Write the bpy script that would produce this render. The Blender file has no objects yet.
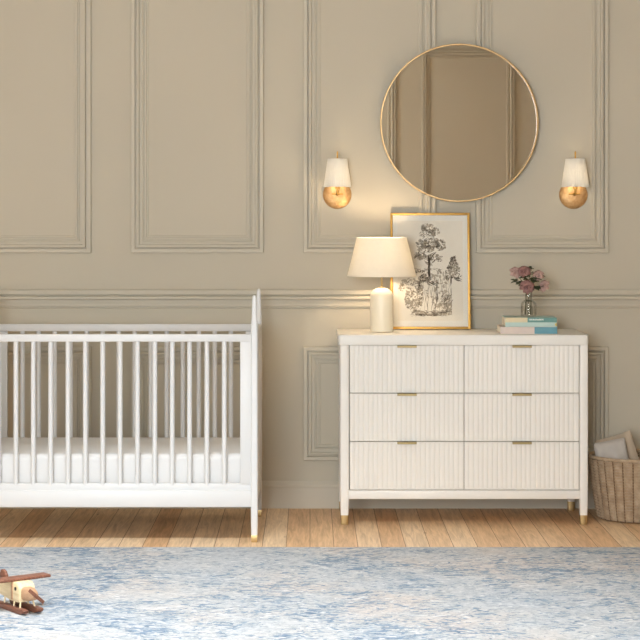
import bpy, bmesh, math, random
from mathutils import Vector, Matrix, Euler
random.seed(7)
PI = math.pi
S = bpy.context.scene
C = S.collection

# ------------------------------------------------------------------ materials
def lin(c):
    c /= 255.0
    return c / 12.92 if c <= 0.04045 else ((c + 0.055) / 1.055) ** 2.4
def rgb(r, g, b): return (lin(r), lin(g), lin(b), 1.0)

class NT:
    """tiny node-tree helper"""
    def __init__(s, name):
        s.m = bpy.data.materials.new(name); s.m.use_nodes = True
        s.t = s.m.node_tree; s.t.nodes.clear()
        s.out = s.n('ShaderNodeOutputMaterial')
    def n(s, typ, **kw):
        nd = s.t.nodes.new(typ)
        for k, v in kw.items():
            if k.startswith('_'): setattr(nd, k[1:], v)
            else: s.set(nd, k, v)
        return nd
    def set(s, nd, k, v):
        sock = nd.inputs[int(k[1:])] if (k[0] == 'i' and k[1:].isdigit()) else nd.inputs[k.replace('__', ' ')]
        if isinstance(v, bpy.types.NodeSocket): s.t.links.new(v, sock)
        else: sock.default_value = v
    def link(s, a, b): s.t.links.new(a, b)
    def math(s, op, a, b=0.0, c=None, clamp=False):
        nd = s.n('ShaderNodeMath', _operation=op, _use_clamp=clamp, i0=a, i1=b)
        if c is not None: s.set(nd, 'i2', c)
        return nd.outputs[0]
    def ramp(s, fac, stops, interp='LINEAR'):
        nd = s.n('ShaderNodeValToRGB', i0=fac); cr = nd.color_ramp; cr.interpolation = interp
        while len(cr.elements) < len(stops): cr.elements.new(0.5)
        for e, (p, c) in zip(cr.elements, stops): e.position = p; e.color = c
        return nd.outputs[0]
    def mix(s, fac, a, b, blend='MIX'):
        nd = s.n('ShaderNodeMix', _data_type='RGBA', _blend_type=blend)
        s.set(nd, 'i0', fac); s.set(nd, 'i6', a); s.set(nd, 'i7', b)
        return nd.outputs[2]
    def coord(s, scale=(1, 1, 1), rot=(0, 0, 0), kind='Object'):
        tc = s.n('ShaderNodeTexCoord')
        mp = s.n('ShaderNodeMapping', Vector=tc.outputs[kind])
        mp.inputs['Scale'].default_value = scale; mp.inputs['Rotation'].default_value = rot
        return mp.outputs[0]
    def noise(s, vec, scale, detail=3.0, rough=0.5, dist=0.0):
        return s.n('ShaderNodeTexNoise', Vector=vec, Scale=scale, Detail=detail, Roughness=rough, Distortion=dist).outputs[0]
    def bsdf(s, color, rough=0.5, metal=0.0, bump=None, bstr=0.2, bdist=0.002, spec=0.5, **kw):
        p = s.n('ShaderNodeBsdfPrincipled')
        s.set(p, 'Base Color', color); s.set(p, 'Roughness', rough); s.set(p, 'Metallic', metal)
        s.set(p, 'Specular IOR Level', spec)
        for k, v in kw.items(): s.set(p, k, v)
        if bump is not None:
            b = s.n('ShaderNodeBump', Height=bump, Strength=bstr, Distance=bdist)
            s.link(b.outputs[0], p.inputs['Normal'])
        s.link(p.outputs[0], s.out.inputs[0])
        return p

def mat_paint(name, col, rough=0.6, var=0.04, scale=6.0, bscale=180.0, bstr=0.05, spec=0.35):
    t = NT(name); v = t.coord()
    n = t.noise(v, scale, 4)
    dark = tuple(c * (1 - var) for c in col[:3]) + (1,)
    lite = tuple(min(1, c * (1 + var)) for c in col[:3]) + (1,)
    cc = t.ramp(n, [(0.3, dark), (0.7, lite)])
    t.bsdf(cc, rough, 0.0, t.noise(v, bscale, 2), bstr, 0.0008, spec)
    return t.m

def mat_metal(name, col, rough=0.3, var=0.08):
    t = NT(name); v = t.coord()
    n = t.noise(v, 25, 3)
    cc = t.ramp(n, [(0.3, tuple(c * (1 - var) for c in col[:3]) + (1,)), (0.7, col)])
    t.bsdf(cc, rough, 1.0, t.noise(v, 220, 2), 0.06, 0.0006)
    return t.m

def mat_fabric(name, col, rough=0.9, scale=900.0, bstr=0.25, var=0.06, sheen=0.2):
    t = NT(name); v = t.coord()
    w1 = t.n('ShaderNodeTexWave', Vector=v, Scale=scale / 6, Distortion=1.0, _bands_direction='X').outputs[1]
    w2 = t.n('ShaderNodeTexWave', Vector=v, Scale=scale / 6, Distortion=1.0, _bands_direction='Z').outputs[1]
    h = t.math('MULTIPLY', w1, w2)
    n = t.noise(v, 14, 4)
    cc = t.ramp(n, [(0.3, tuple(c * (1 - var) for c in col[:3]) + (1,)), (0.7, col)])
    t.bsdf(cc, rough, 0.0, h, bstr, 0.0008, 0.2, **{'Sheen Weight': sheen})
    return t.m

def mat_wood(name, c1, c2, axis=(1, 12, 12), scale=9.0, rough=0.5):
    t = NT(name); v = t.coord(axis)
    n = t.noise(v, scale, 6, 0.6, 0.6)
    cc = t.ramp(n, [(0.3, c1), (0.68, c2)])
    t.bsdf(cc, rough, 0.0, n, 0.15, 0.001, 0.3)
    return t.m

M = {}
WALLC = rgb(190, 182, 165)
M['wall'] = mat_paint('wall_paint', WALLC, 0.75, 0.025, 1.3, 260, 0.04, 0.2)
M['trim'] = mat_paint('trim_paint', WALLC, 0.55, 0.02, 2.0, 200, 0.03, 0.3)
M['ceiling'] = mat_paint('ceiling_paint', rgb(226, 221, 210), 0.8, 0.02)
M['base'] = mat_paint('baseboard_paint', rgb(192, 183, 166), 0.5, 0.02)
M['white'] = mat_paint('white_lacquer', rgb(212, 211, 210), 0.42, 0.01, 5, 150, 0.02, 0.4)
M['cream'] = mat_paint('warm_white_lacquer', rgb(234, 231, 225), 0.45, 0.012, 5, 150, 0.02, 0.4)
M['gap'] = mat_paint('shadow_gap_lacquer', rgb(150, 142, 130), 0.7)  # darker tone stands in for shade between the drawers
M['brass'] = mat_metal('brushed_brass', rgb(164, 144, 104), 0.45)
M['cap'] = mat_metal('satin_brass', rgb(205, 178, 128), 0.45)
M['gold'] = mat_metal('gold_leaf', rgb(206, 164, 92), 0.52)
t = NT('hammered_gold'); vo = t.n('ShaderNodeTexVoronoi', Vector=t.coord(), Scale=130.0).outputs[0]
hc = t.ramp(t.noise(t.coord(), 60, 3), [(0.3, rgb(200, 154, 100)), (0.7, rgb(222, 184, 134))])
t.bsdf(hc, 0.52, 0.75, vo, 0.5, 0.002); M['hammered'] = t.m
M['copper'] = mat_metal('gilded_mirror_frame', rgb(188, 156, 112), 0.4)
M['sheet'] = mat_fabric('cotton_sheet', rgb(219, 217, 215), 0.9, 1200, 0.15, 0.02, 0.1)
M['paper'] = mat_paint('paper', rgb(229, 222, 208), 0.9, 0.03, 8, 300, 0.03, 0.1)
M['mat'] = mat_paint('mount_board', rgb(232, 228, 218), 0.9, 0.01, 8, 300, 0.03, 0.1)
M['ink'] = mat_paint('sepia_ink', rgb(100, 90, 78), 0.9, 0.1)
M['wash'] = mat_paint('grey_wash', rgb(158, 148, 132), 0.9, 0.1)
M['palewash'] = mat_paint('pale_wash', rgb(182, 172, 156), 0.9, 0.1)
M['ceramic'] = mat_paint('ivory_ceramic', rgb(236, 228, 208), 0.35, 0.015, 10, 120, 0.03, 0.5)
M['pages'] = mat_paint('book_pages', rgb(236, 229, 214), 0.9, 0.05, 300)
M['towel'] = mat_fabric('grey_knit', rgb(196, 188, 180), 0.95, 500, 0.5, 0.1, 0.4)
M['pillow'] = mat_fabric('oatmeal_linen', rgb(196, 178, 156), 0.95, 700, 0.4, 0.1, 0.3)
M['walnut'] = mat_wood('walnut', rgb(98, 62, 48), rgb(146, 98, 78))
M['maple'] = mat_wood('maple', rgb(212, 188, 146), rgb(232, 212, 174))
M['tanwood'] = mat_wood('beech', rgb(168, 130, 100), rgb(196, 158, 124))
M['dark'] = mat_paint('black_plastic', rgb(40, 36, 32), 0.5)
M['petal'] = mat_paint('rose_petal', rgb(188, 156, 146), 0.8, 0.18, 40)
M['petal2'] = mat_paint('dusky_rose_petal', rgb(150, 112, 106), 0.8, 0.22, 40)
M['leaf'] = mat_paint('rose_leaf', rgb(66, 72, 46), 0.6, 0.25, 40)
M['stem'] = mat_paint('rose_stem', rgb(86, 84, 58), 0.6, 0.2, 40)

def mat_shade(name, col, trans=0.45, rough=0.9):
    t = NT(name); v = t.coord((1, 1, 1))
    n = t.noise(v, 60, 3)
    cc = t.ramp(n, [(0.3, tuple(c * 0.97 for c in col[:3]) + (1,)), (0.7, col)])
    d = t.n('ShaderNodeBsdfDiffuse', Color=cc); tr = t.n('ShaderNodeBsdfTranslucent', Color=cc)
    mx = t.n('ShaderNodeMixShader', i0=trans); t.link(d.outputs[0], mx.inputs[1]); t.link(tr.outputs[0], mx.inputs[2])
    t.link(mx.outputs[0], t.out.inputs[0]); return t.m
M['shade'] = mat_shade('linen_lampshade', rgb(238, 234, 224), 0.28)
M['shade2'] = mat_shade('pleated_white_shade', rgb(238, 236, 230), 0.35)

def mat_emit(name, col, strength):
    t = NT(name); e = t.n('ShaderNodeEmission', Color=col, Strength=strength)
    t.link(e.outputs[0], t.out.inputs[0]); return t.m
M['bulb'] = mat_emit('lit_bulb', (1.0, 0.77, 0.52, 1), 235.0)
M['bulb2'] = mat_emit('dim_lit_bulb', (1.0, 0.78, 0.54, 1), 40.0)

def mat_glass(name, tint=(1, 1, 1, 1), gloss=1.0):
    t = NT(name)
    tr = t.n('ShaderNodeBsdfTransparent', Color=tint); gl = t.n('ShaderNodeBsdfGlossy', Roughness=0.02)
    fr = t.n('ShaderNodeFresnel', IOR=1.45)
    f = t.math('MULTIPLY', fr.outputs[0], gloss)
    mx = t.n('ShaderNodeMixShader', i0=f); t.link(tr.outputs[0], mx.inputs[1]); t.link(gl.outputs[0], mx.inputs[2])
    t.link(mx.outputs[0], t.out.inputs[0]); return t.m
M['glass'] = mat_glass('window_glass')
M['frameglass'] = mat_glass('picture_glass', (1, 1, 1, 1), 0.35)
M['vaseglass'] = mat_glass('vase_glass', (0.988, 0.99, 0.988, 1), 0.4)
M['water'] = mat_glass('vase_water', (0.95, 0.95, 0.935, 1), 0.25)
t = NT('mirror_silver'); t.bsdf(rgb(238, 237, 234), 0.01, 1.0); M['mirror'] = t.m

# oak plank floor (boards run towards the back wall)
t = NT('oak_planks')
v = t.coord((1, 1, 1), (0, 0, PI / 2))
br = t.n('ShaderNodeTexBrick', Vector=v, Scale=1.0, _offset=0.37, _offset_frequency=2)
br.inputs['Color1'].default_value = (0, 0, 0, 1); br.inputs['Color2'].default_value = (1, 1, 1, 1)
br.inputs['Mortar'].default_value = (0.5, 0.5, 0.5, 1)
br.inputs['Mortar Size'].default_value = 0.0016; br.inputs['Mortar Smooth'].default_value = 0.2
br.inputs['Brick Width'].default_value = 2.1; br.inputs['Row Height'].default_value = 0.112
gv = t.coord((14, 0.9, 1))
wn = t.n('ShaderNodeTexWhiteNoise', _noise_dimensions='1D', W=br.outputs[0])
off = t.n('ShaderNodeVectorMath', _operation='ADD', i0=gv); t.link(wn.outputs[1], off.inputs[1])
sc = t.n('ShaderNodeVectorMath', _operation='SCALE', i0=wn.outputs[1]); sc.inputs[3].default_value = 20.0
t.link(sc.outputs[0], off.inputs[1])
grain = t.noise(off.outputs[0], 3.0, 6, 0.62, 0.9)
fine = t.noise(t.coord((90, 2.5, 1)), 3.0, 3, 0.6)
tone = t.ramp(br.outputs[0], [(0.0, rgb(228, 186, 142)), (0.5, rgb(238, 202, 160)), (1.0, rgb(246, 218, 182))])
gcol = t.ramp(grain, [(0.28, rgb(196, 186, 176)), (0.6, rgb(255, 255, 255))])
col = t.mix(0.75, tone, gcol, 'MULTIPLY')
fcol = t.ramp(fine, [(0.3, rgb(215, 210, 204)), (0.6, (1, 1, 1, 1))])
col = t.mix(0.5, col, fcol, 'MULTIPLY')
kn = t.n('ShaderNodeTexVoronoi', Vector=t.coord((3.2, 1.1, 1)), Scale=2.4)
knot = t.ramp(kn.outputs[0], [(0.03, (1, 1, 1, 1)), (0.075, (0, 0, 0, 1))])
col = t.mix(t.math('MULTIPLY', knot, 0.55), col, rgb(120, 76, 48))
col = t.mix(br.outputs[1], col, rgb(140, 98, 66))
hb = t.math('SUBTRACT', t.math('MULTIPLY', grain, 0.25), br.outputs[1])
t.bsdf(col, 0.5, 0.0, hb, 0.35, 0.002, 0.35)
M['floor'] = t.m

# distressed blue / ivory rug
t = NT('distressed_rug')
v = t.coord()
wob = t.n('ShaderNodeTexNoise', Vector=v, Scale=5.0, Detail=2.0)
wv = t.n('ShaderNodeVectorMath', _operation='MULTIPLY_ADD', i0=wob.outputs[1]); wv.inputs[1].default_value = (0.16, 0.16, 0); t.link(v, wv.inputs[2])
big = t.noise(v, 1.3, 2, 0.5, 0.4)
mid = t.noise(wv.outputs[0], 5.0, 3, 0.6)
fib = t.noise(t.coord((0.5, 1.15, 1.0)), 21.0, 4, 0.62, 2.2)
fib2 = t.noise(t.coord((0.6, 1.1, 1.0)), 36.0, 3, 0.6, 1.4)
dens = t.math('ADD', t.math('MULTIPLY', big, 0.4), t.math('MULTIPLY', mid, 0.6))
th = t.math('SUBTRACT', 0.86, t.math('MULTIPLY', dens, 0.60))
blue = t.ramp(t.math('ADD', t.math('MULTIPLY', t.math('SUBTRACT', fib, th), 14.0), 0.3), [(0.1, (0, 0, 0, 1)), (0.75, (1, 1, 1, 1))])
spk = t.ramp(t.math('ADD', t.math('MULTIPLY', t.math('SUBTRACT', fib2, t.math('ADD', th, 0.03)), 14.0), 0.3), [(0.1, (0, 0, 0, 1)), (0.75, (1, 1, 1, 1))])
basec = t.ramp(t.noise(v, 1.5, 3, 0.55), [(0.38, rgb(180, 184, 189)), (0.5, rgb(190, 190, 190)), (0.62, rgb(198, 189, 183))])
flk = t.ramp(t.noise(v, 22.0, 4, 0.75, 1.5), [(0.40, rgb(196, 204, 213)), (0.55, (1, 1, 1, 1))])
c = t.mix(0.7, basec, flk, 'MULTIPLY')
bluec = t.ramp(t.noise(v, 30.0, 3, 0.6), [(0.38, rgb(66, 95, 122)), (0.62, rgb(120, 142, 163))])
c = t.mix(t.math('MULTIPLY', blue, 0.95), c, bluec)
c = t.mix(t.math('MULTIPLY', spk, 0.85), c, rgb(100, 126, 152))
wht = t.ramp(t.noise(t.coord((0.55, 1.1, 1.0)), 21.0, 4, 0.65, 2.0), [(0.57, (0, 0, 0, 1)), (0.63, (1, 1, 1, 1))])
c = t.mix(t.math('MULTIPLY', wht, 0.75), c, rgb(216, 215, 213))
pile = t.math('ADD', t.noise(v, 260, 2), t.math('MULTIPLY', fib2, 0.6))
t.bsdf(c, 0.95, 0.0, pile, 0.5, 0.004, 0.1, **{'Sheen Weight': 0.15})
M['rug'] = t.m

# wicker
t = NT('wicker'); v = t.coord()
n = t.noise(v, 30, 4, 0.6)
n2 = t.noise(v, 160, 2)
cc = t.ramp(n, [(0.3, rgb(160, 138, 114)), (0.55, rgb(182, 160, 134)), (0.75, rgb(200, 180, 154))])
t.bsdf(cc, 0.75, 0.0, n2, 0.3, 0.001, 0.25); M['wicker'] = t.m; M['wicker_dark'] = mat_paint('wicker_stake', rgb(122, 98, 74), 0.8, 0.1, 40)
def mat_flat(name, r, g, b, rough=0.6): M[name] = mat_paint(name, rgb(r, g, b), rough, 0.03, 30)
mat_flat('cloth_cream', 218, 204, 168); mat_flat('cloth_teal', 104, 146, 140); mat_flat('cloth_aqua', 182, 204, 198)
mat_flat('cloth_blush', 218, 203, 194); mat_flat('cloth_blue', 108, 158, 172); mat_flat('print_white', 235, 238, 234); mat_flat('print_yellow', 224, 192, 96)

# ------------------------------------------------------------------ geometry helpers
class MB:
    def __init__(s): s.bm = bmesh.new()
    def _merge(s, b):
        me = bpy.data.meshes.new('tmp'); b.to_mesh(me); b.free()
        s.bm.from_mesh(me); bpy.data.meshes.remove(me)
    def box(s, x0, x1, y0, y1, z0, z1, bev=0.0, seg=2, mat=None):
        b = bmesh.new(); bmesh.ops.create_cube(b, size=1.0)
        for v in b.verts:
            v.co = Vector(((x0 + x1) / 2 + v.co.x * (x1 - x0), (y0 + y1) / 2 + v.co.y * (y1 - y0), (z0 + z1) / 2 + v.co.z * (z1 - z0)))
        if bev > 0: bmesh.ops.bevel(b, geom=b.edges[:], offset=bev, segments=seg, profile=0.5, affect='EDGES')
        if mat is not None: b.transform(mat)
        s._merge(b); return s
    def grid(s, P, cu=False, cv=False):
        """P[i][j] points -> quads; cu / cv close the direction"""
        bm = s.bm; V = [[bm.verts.new(p) for p in row] for row in P]
        nu, nv = len(V), len(V[0])
        for i in range(nu if cu else nu - 1):
            for j in range(nv if cv else nv - 1):
                q = [V[i][j], V[(i + 1) % nu][j], V[(i + 1) % nu][(j + 1) % nv], V[i][(j + 1) % nv]]
                try: bm.faces.new(q)
                except ValueError: pass
        return V
    def lathe(s, prof, seg=32, c=(0, 0, 0), caps=True, mat=None, wave=None):
        """prof: (radius, z) list"""
        P = []
        for r, z in prof:
            row = []
            for k in range(seg):
                a = 2 * PI * k / seg; rr = r + (wave(a, r, z) if wave else 0)
                p = Vector((rr * math.cos(a), rr * math.sin(a), z))
                if mat is not None: p = mat @ p
                row.append(p + Vector(c))
            P.append(row)
        V = s.grid(P, cv=True)
        if caps:
            for row in (V[0], V[-1]):
                try: s.bm.faces.new(row)
                except ValueError: pass
        return s
    def tube(s, path, rad, seg=10, caps=True, closed=False):
        path = [Vector(p) for p in path]; n = len(path)
        rr = rad if isinstance(rad, (list, tuple)) else [rad] * n
        rows = []; up = None
        for i, p in enumerate(path):
            if closed: tg = path[(i + 1) % n] - path[i - 1]
            else: tg = path[min(i + 1, n - 1)] - path[max(i - 1, 0)]
            tg.normalize()
            if up is None:
                up = Vector((0, 0, 1)) if abs(tg.z) < 0.9 else Vector((1, 0, 0))
            sd = tg.cross(up); sd.normalize(); u = sd.cross(tg); up = u
            rows.append([p + (sd * math.cos(2 * PI * k / seg) + u * math.sin(2 * PI * k / seg)) * rr[i] for k in range(seg)])
        V = s.grid(rows, cu=closed, cv=True)
        if caps and not closed:
            for row in (V[0], V[-1]):
                try: s.bm.faces.new(row)
                except ValueError: pass
        return s
    def prism(s, pts, y0, y1, bev=0.0, mat=None):
        """outline in (x,z), extruded in y"""
        b = bmesh.new()
        f = b.faces.new([b.verts.new((x, y0, z)) for x, z in pts])
        r = bmesh.ops.extrude_face_region(b, geom=[f])
        for e in r['geom']:
            if isinstance(e, bmesh.types.BMVert): e.co.y = y1
        bmesh.ops.recalc_face_normals(b, faces=b.faces[:])
        if bev > 0: bmesh.ops.bevel(b, geom=b.edges[:], offset=bev, segments=2, profile=0.5, affect='EDGES')
        if mat is not None: b.transform(mat)
        s._merge(b); return s
    def sphere(s, c, r, u=16, v=10, mat=None):
        b = bmesh.new(); bmesh.ops.create_uvsphere(b, u_segments=u, v_segments=v, radius=1.0)
        for w in b.verts:
            p = Vector((w.co.x * r[0], w.co.y * r[1], w.co.z * r[2])) if not isinstance(r, (int, float)) else w.co * r
            if mat is not None: p = mat @ p
            w.co = p + Vector(c)
        s._merge(b); return s
    def build(s, name, mat, parent=None, kind=None, ang=35, recalc=True):
        if recalc: bmesh.ops.recalc_face_normals(s.bm, faces=s.bm.faces[:])
        me = bpy.data.meshes.new(name); s.bm.to_mesh(me); s.bm.free()
        for p in me.polygons: p.use_smooth = True
        me.set_sharp_from_angle(angle=math.radians(ang))
        me.materials.append(mat)
        o = bpy.data.objects.new(name, me); C.objects.link(o)
        if parent: o.parent = parent
        if kind: o['kind'] = kind
        return o

def thing(name, label, cat, loc=(0, 0, 0), rz=0.0, group=None):
    o = bpy.data.objects.new(name, None); C.objects.link(o); o.empty_display_size = 0.1
    o.location = loc; o.rotation_euler = (0, 0, rz)
    o['label'] = label; o['category'] = cat
    if group: o['group'] = group
    return o
def tag(o, label, cat, group=None):
    o['label'] = label; o['category'] = cat
    if group: o['group'] = group
    return o

# ------------------------------------------------------------------ room
XL, XR, YF, ZC = -4.6, 4.6, -10.9, 3.75      # left, right, behind-camera wall, ceiling
T = 0.2
MB().box(XL - T, XR + T, YF - T, T, -0.12, 0.0).build('floor', M['floor'], kind='structure')
SK = (-1.9, 0.3, -4.8, -3.2)                                     # skylight opening added out of view as key light (x0,x1,y0,y1)
b = MB(); b.box(XL - T, SK[0], YF - T, T, ZC, ZC + 0.12); b.box(SK[1], XR + T, YF - T, T, ZC, ZC + 0.12)
b.box(SK[0], SK[1], YF - T, SK[2], ZC, ZC + 0.12); b.box(SK[0], SK[1], SK[3], T, ZC, ZC + 0.12)
b.build('ceiling', M['ceiling'], kind='structure')
MB().box(XL - T, XR + T, 0.0, T, 0.0, ZC).build('wall_back', M['wall'], kind='structure')
MB().box(XR, XR + T, YF, 0.0, 0.0, ZC).build('wall_right', M['wall'], kind='structure')
WL = [(-9.3, -8.0, 0.9, 3.2)]           # unseen left wall opening, added to brighten the wall the mirror reflects (y0,y1,z0,z1)
WF = [(-2.6, -0.15, 0.6, 3.4)]                                   # unseen opening behind the camera, added for frontal fill light (x0,x1,z0,z1)
b = MB(); ys = [YF] + [q for w in sorted(WL) for q in w[:2]] + [0.0]
for i in range(0, len(ys), 2): b.box(XL - T, XL, ys[i], ys[i + 1], 0, ZC)
for y0, y1, z0, z1 in WL: b.box(XL - T, XL, y0, y1, 0, z0); b.box(XL - T, XL, y0, y1, z1, ZC)
b.build('wall_left', M['wall'], kind='structure')
b = MB(); xs = [XL - T] + [q for w in WF for q in w[:2]] + [XR + T]
for i in range(0, len(xs), 2): b.box(xs[i], xs[i + 1], YF - T, YF, 0, ZC)
for x0, x1, z0, z1 in WF: b.box(x0, x1, YF - T, YF, 0, z0); b.box(x0, x1, YF - T, YF, z1, ZC)
b.build('wall_front', M['wall'], kind='structure')

def window(n, a0, a1, z0, z1, side):
    """side 'L' in the left wall (a = y) or 'F' in the wall behind the camera (a = x)"""
    def bx(mb, p0, p1, d0, d1, q0, q1, bev=0.004):
        if side == 'L': mb.box(XL - d1, XL - d0, p0, p1, q0, q1, bev)
        else: mb.box(p0, p1, YF - d1, YF - d0, q0, q1, bev)
    f = MB(); w = 0.06
    bx(f, a0, a0 + w, 0.06, 0.14, z0, z1); bx(f, a1 - w, a1, 0.06, 0.14, z0, z1)
    bx(f, a0 + w, a1 - w, 0.06, 0.14, z0, z0 + w); bx(f, a0 + w, a1 - w, 0.06, 0.14, z1 - w, z1)
    nb = max(2, round((a1 - a0) / 0.8))
    for k in range(1, nb):
        c = a0 + (a1 - a0) * k / nb; bx(f, c - 0.02, c + 0.02, 0.08, 0.12, z0 + w, z1 - w)
    zz = z0 + (z1 - z0) * 0.62; bx(f, a0 + w, a1 - w, 0.08, 0.12, zz - 0.02, zz + 0.02)
    root = f.build('window_%d' % n, M['white'], kind='structure')  # out of view, added only to let light in
    g = MB(); bx(g, a0 + w, a1 - w, 0.097, 0.103, z0 + w, z1 - w, 0)
    g.build('glass_pane', M['glass'], root)
    s = MB(); bx(s, a0 - 0.05, a1 + 0.05, -0.05, 0.06, z0 - 0.03, z0, 0.006); s.build('window_sill', M['white'], root)
    ld = bpy.data.lights.new('daylight_portal', 'AREA'); ld.shape = 'RECTANGLE'
    ld.size = (a1 - a0); ld.size_y = (z1 - z0); ld.cycles.is_portal = True
    lo = bpy.data.objects.new('daylight_portal', ld); C.objects.link(lo)
    if side == 'L':
        lo.location = (XL - 0.16, (a0 + a1) / 2, (z0 + z1) / 2); lo.rotation_euler = (PI / 2, 0, -PI / 2)
    else:
        lo.location = ((a0 + a1) / 2, YF - 0.16, (z0 + z1) / 2); lo.rotation_euler = (PI / 2, 0, 0)
def added_skylight(n):
    x0, x1, y0, y1 = SK; w = .06; f = MB(); z0, z1 = ZC + .03, ZC + .10
    f.box(x0, x0 + w, y0, y1, z0, z1, .004); f.box(x1 - w, x1, y0, y1, z0, z1, .004)
    f.box(x0 + w, x1 - w, y0, y0 + w, z0, z1, .004); f.box(x0 + w, x1 - w, y1 - w, y1, z0, z1, .004)
    c = (x0 + x1) / 2; f.box(c - .025, c + .025, y0 + w, y1 - w, z0, z1, .004)
    root = f.build('window_%d' % n, M['white'], kind='structure')  # unseen skylight, added to light the room from above
    g = MB(); g.box(x0 + w, x1 - w, y0 + w, y1 - w, ZC + .062, ZC + .068); g.build('glass_pane', M['glass'], root)
    ld = bpy.data.lights.new('daylight_portal', 'AREA'); ld.shape = 'RECTANGLE'; ld.size = x1 - x0; ld.size_y = y1 - y0; ld.cycles.is_portal = True
    lo = bpy.data.objects.new('daylight_portal', ld); C.objects.link(lo); lo.location = (c, (y0 + y1) / 2, ZC + .115)
k = 1
added_skylight(k); k += 1
for w in WL: window(k, *w, 'L'); k += 1
for w in WF: window(k, *w, 'F'); k += 1

# panel mouldings: (inset from the outer edge, projection)
PROF = [(0, 0), (0, .020), (.002, .023), (.020, .023), (.022, .009), (.0275, .009), (.029, .024), (.032, .027), (.040, .027), (.043, .024),
        (.0445, .010), (.058, .009), (.064, .013), (.067, .013), (.068, .004), (.071, .004), (.072, .012), (.081, .012), (.083, .004), (.089, .003), (.091, 0)]
trim_n = [0]
def nexttrim(): trim_n[0] += 1; return 'trim_%d' % trim_n[0]
def panel(a0, a1, z0, z1, wall):
    P = []
    for u, h in PROF:
        ring = [(a0 + u, z0 + u), (a1 - u, z0 + u), (a1 - u, z1 - u), (a0 + u, z1 - u)]
        if wall == 'B': P.append([Vector((x, -h, z)) for x, z in ring])
        elif wall == 'F': P.append([Vector((x, YF + h, z)) for x, z in ring])
        elif wall == 'L': P.append([Vector((XL + h, y, z)) for y, z in ring])
        else: P.append([Vector((XR - h, y, z)) for y, z in ring])
    b = MB(); b.grid(P, cv=True)
    b.build(nexttrim(), M['trim'], kind='structure', ang=20)
def run(prof, p0, p1, wall, name, mat):
    """moulding of (z, projection) run along a wall"""
    P = []
    for z, h in prof:
        if wall == 'B': P.append([Vector((p0, -h, z)), Vector((p1, -h, z))])
        elif wall == 'F': P.append([Vector((p0, YF + h, z)), Vector((p1, YF + h, z))])
        elif wall == 'L': P.append([Vector((XL + h, p0, z)), Vector((XL + h, p1, z))])
        else: P.append([Vector((XR - h, p0, z)), Vector((XR - h, p1, z))])
    b = MB(); V = b.grid(P)
    for j in (0, 1):
        try: b.bm.faces.new([r[j] for r in V])
        except ValueError: pass
    b.build(name, mat, kind='structure', ang=20)
def pxw(px): return (px - 310) / 189.1
def pzw(py): return 1.56 - (py - 213) / 189.1
for x in (-41, 131.3, 303.3, 475.8, 648.0):
    x0, x1 = pxw(x), pxw(x + 132.3)
    panel(x0, x1, pzw(252.8), 3.3, 'B')
    panel(x0, x1, pzw(460), pzw(346.5), 'B')
ZT = pzw(289.6)
RAIL = [(0, 0), (0, .022), (-.003, .028), (-.024, .028), (-.027, .012), (-.032, .012), (-.034, .027), (-.038, .031), (-.048, .031), (-.052, .026),
        (-.053, .011), (-.066, .010), (-.076, .010), (-.077, .018), (-.088, .018), (-.090, .006), (-.098, .005), (-.100, 0)]
RAIL = [(ZT + z, h) for z, h in RAIL]
run(RAIL, XL, XR, 'B', nexttrim(), M['trim'])
run(RAIL, YF, 0, 'R', nexttrim(), M['trim'])
BASE = [(0.0, 0), (0.0, .018), (.108, .018), (.112, .020), (.122, .020), (.126, .016), (.134, .012), (.143, .008), (.143, 0)]
run(BASE, XL, XR, 'B', 'baseboard_back', M['base'])
run(BASE, YF, 0, 'R', 'baseboard_right', M['base'])
run(BASE, YF, 0, 'L', 'baseboard_left', M['base'])
run(BASE, XL, XR, 'F', 'baseboard_front', M['base'])
for x0, x1 in ((2.51, 3.516), (1.217, 2.223), (-0.076, 0.93)): panel(x0, x1, 0.4, 3.33, 'F')
for y0, y1 in ((-1.0, -0.2), (-2.1, -1.3), (-3.2, -2.4), (-4.3, -3.5), (-5.4, -4.6), (-6.5, -5.7), (-7.6, -6.8), (-8.7, -7.9)):
    panel(y0, y1, pzw(252.8), 3.3, 'R'); panel(y0, y1, pzw(460), pzw(346.5), 'R')

# ------------------------------------------------------------------ rug
b = MB()
RX0, RX1, RY0, RY1, RH = -2.0, 2.15, -4.6, -1.262, 0.011
b.box(RX0, RX1, RY0, RY1, 0.0005, RH, 0.004, 2)
rug = b.build('rug', M['rug'])
tag(rug, 'large distressed blue and ivory rug on the oak plank floor', 'rug')

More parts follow.
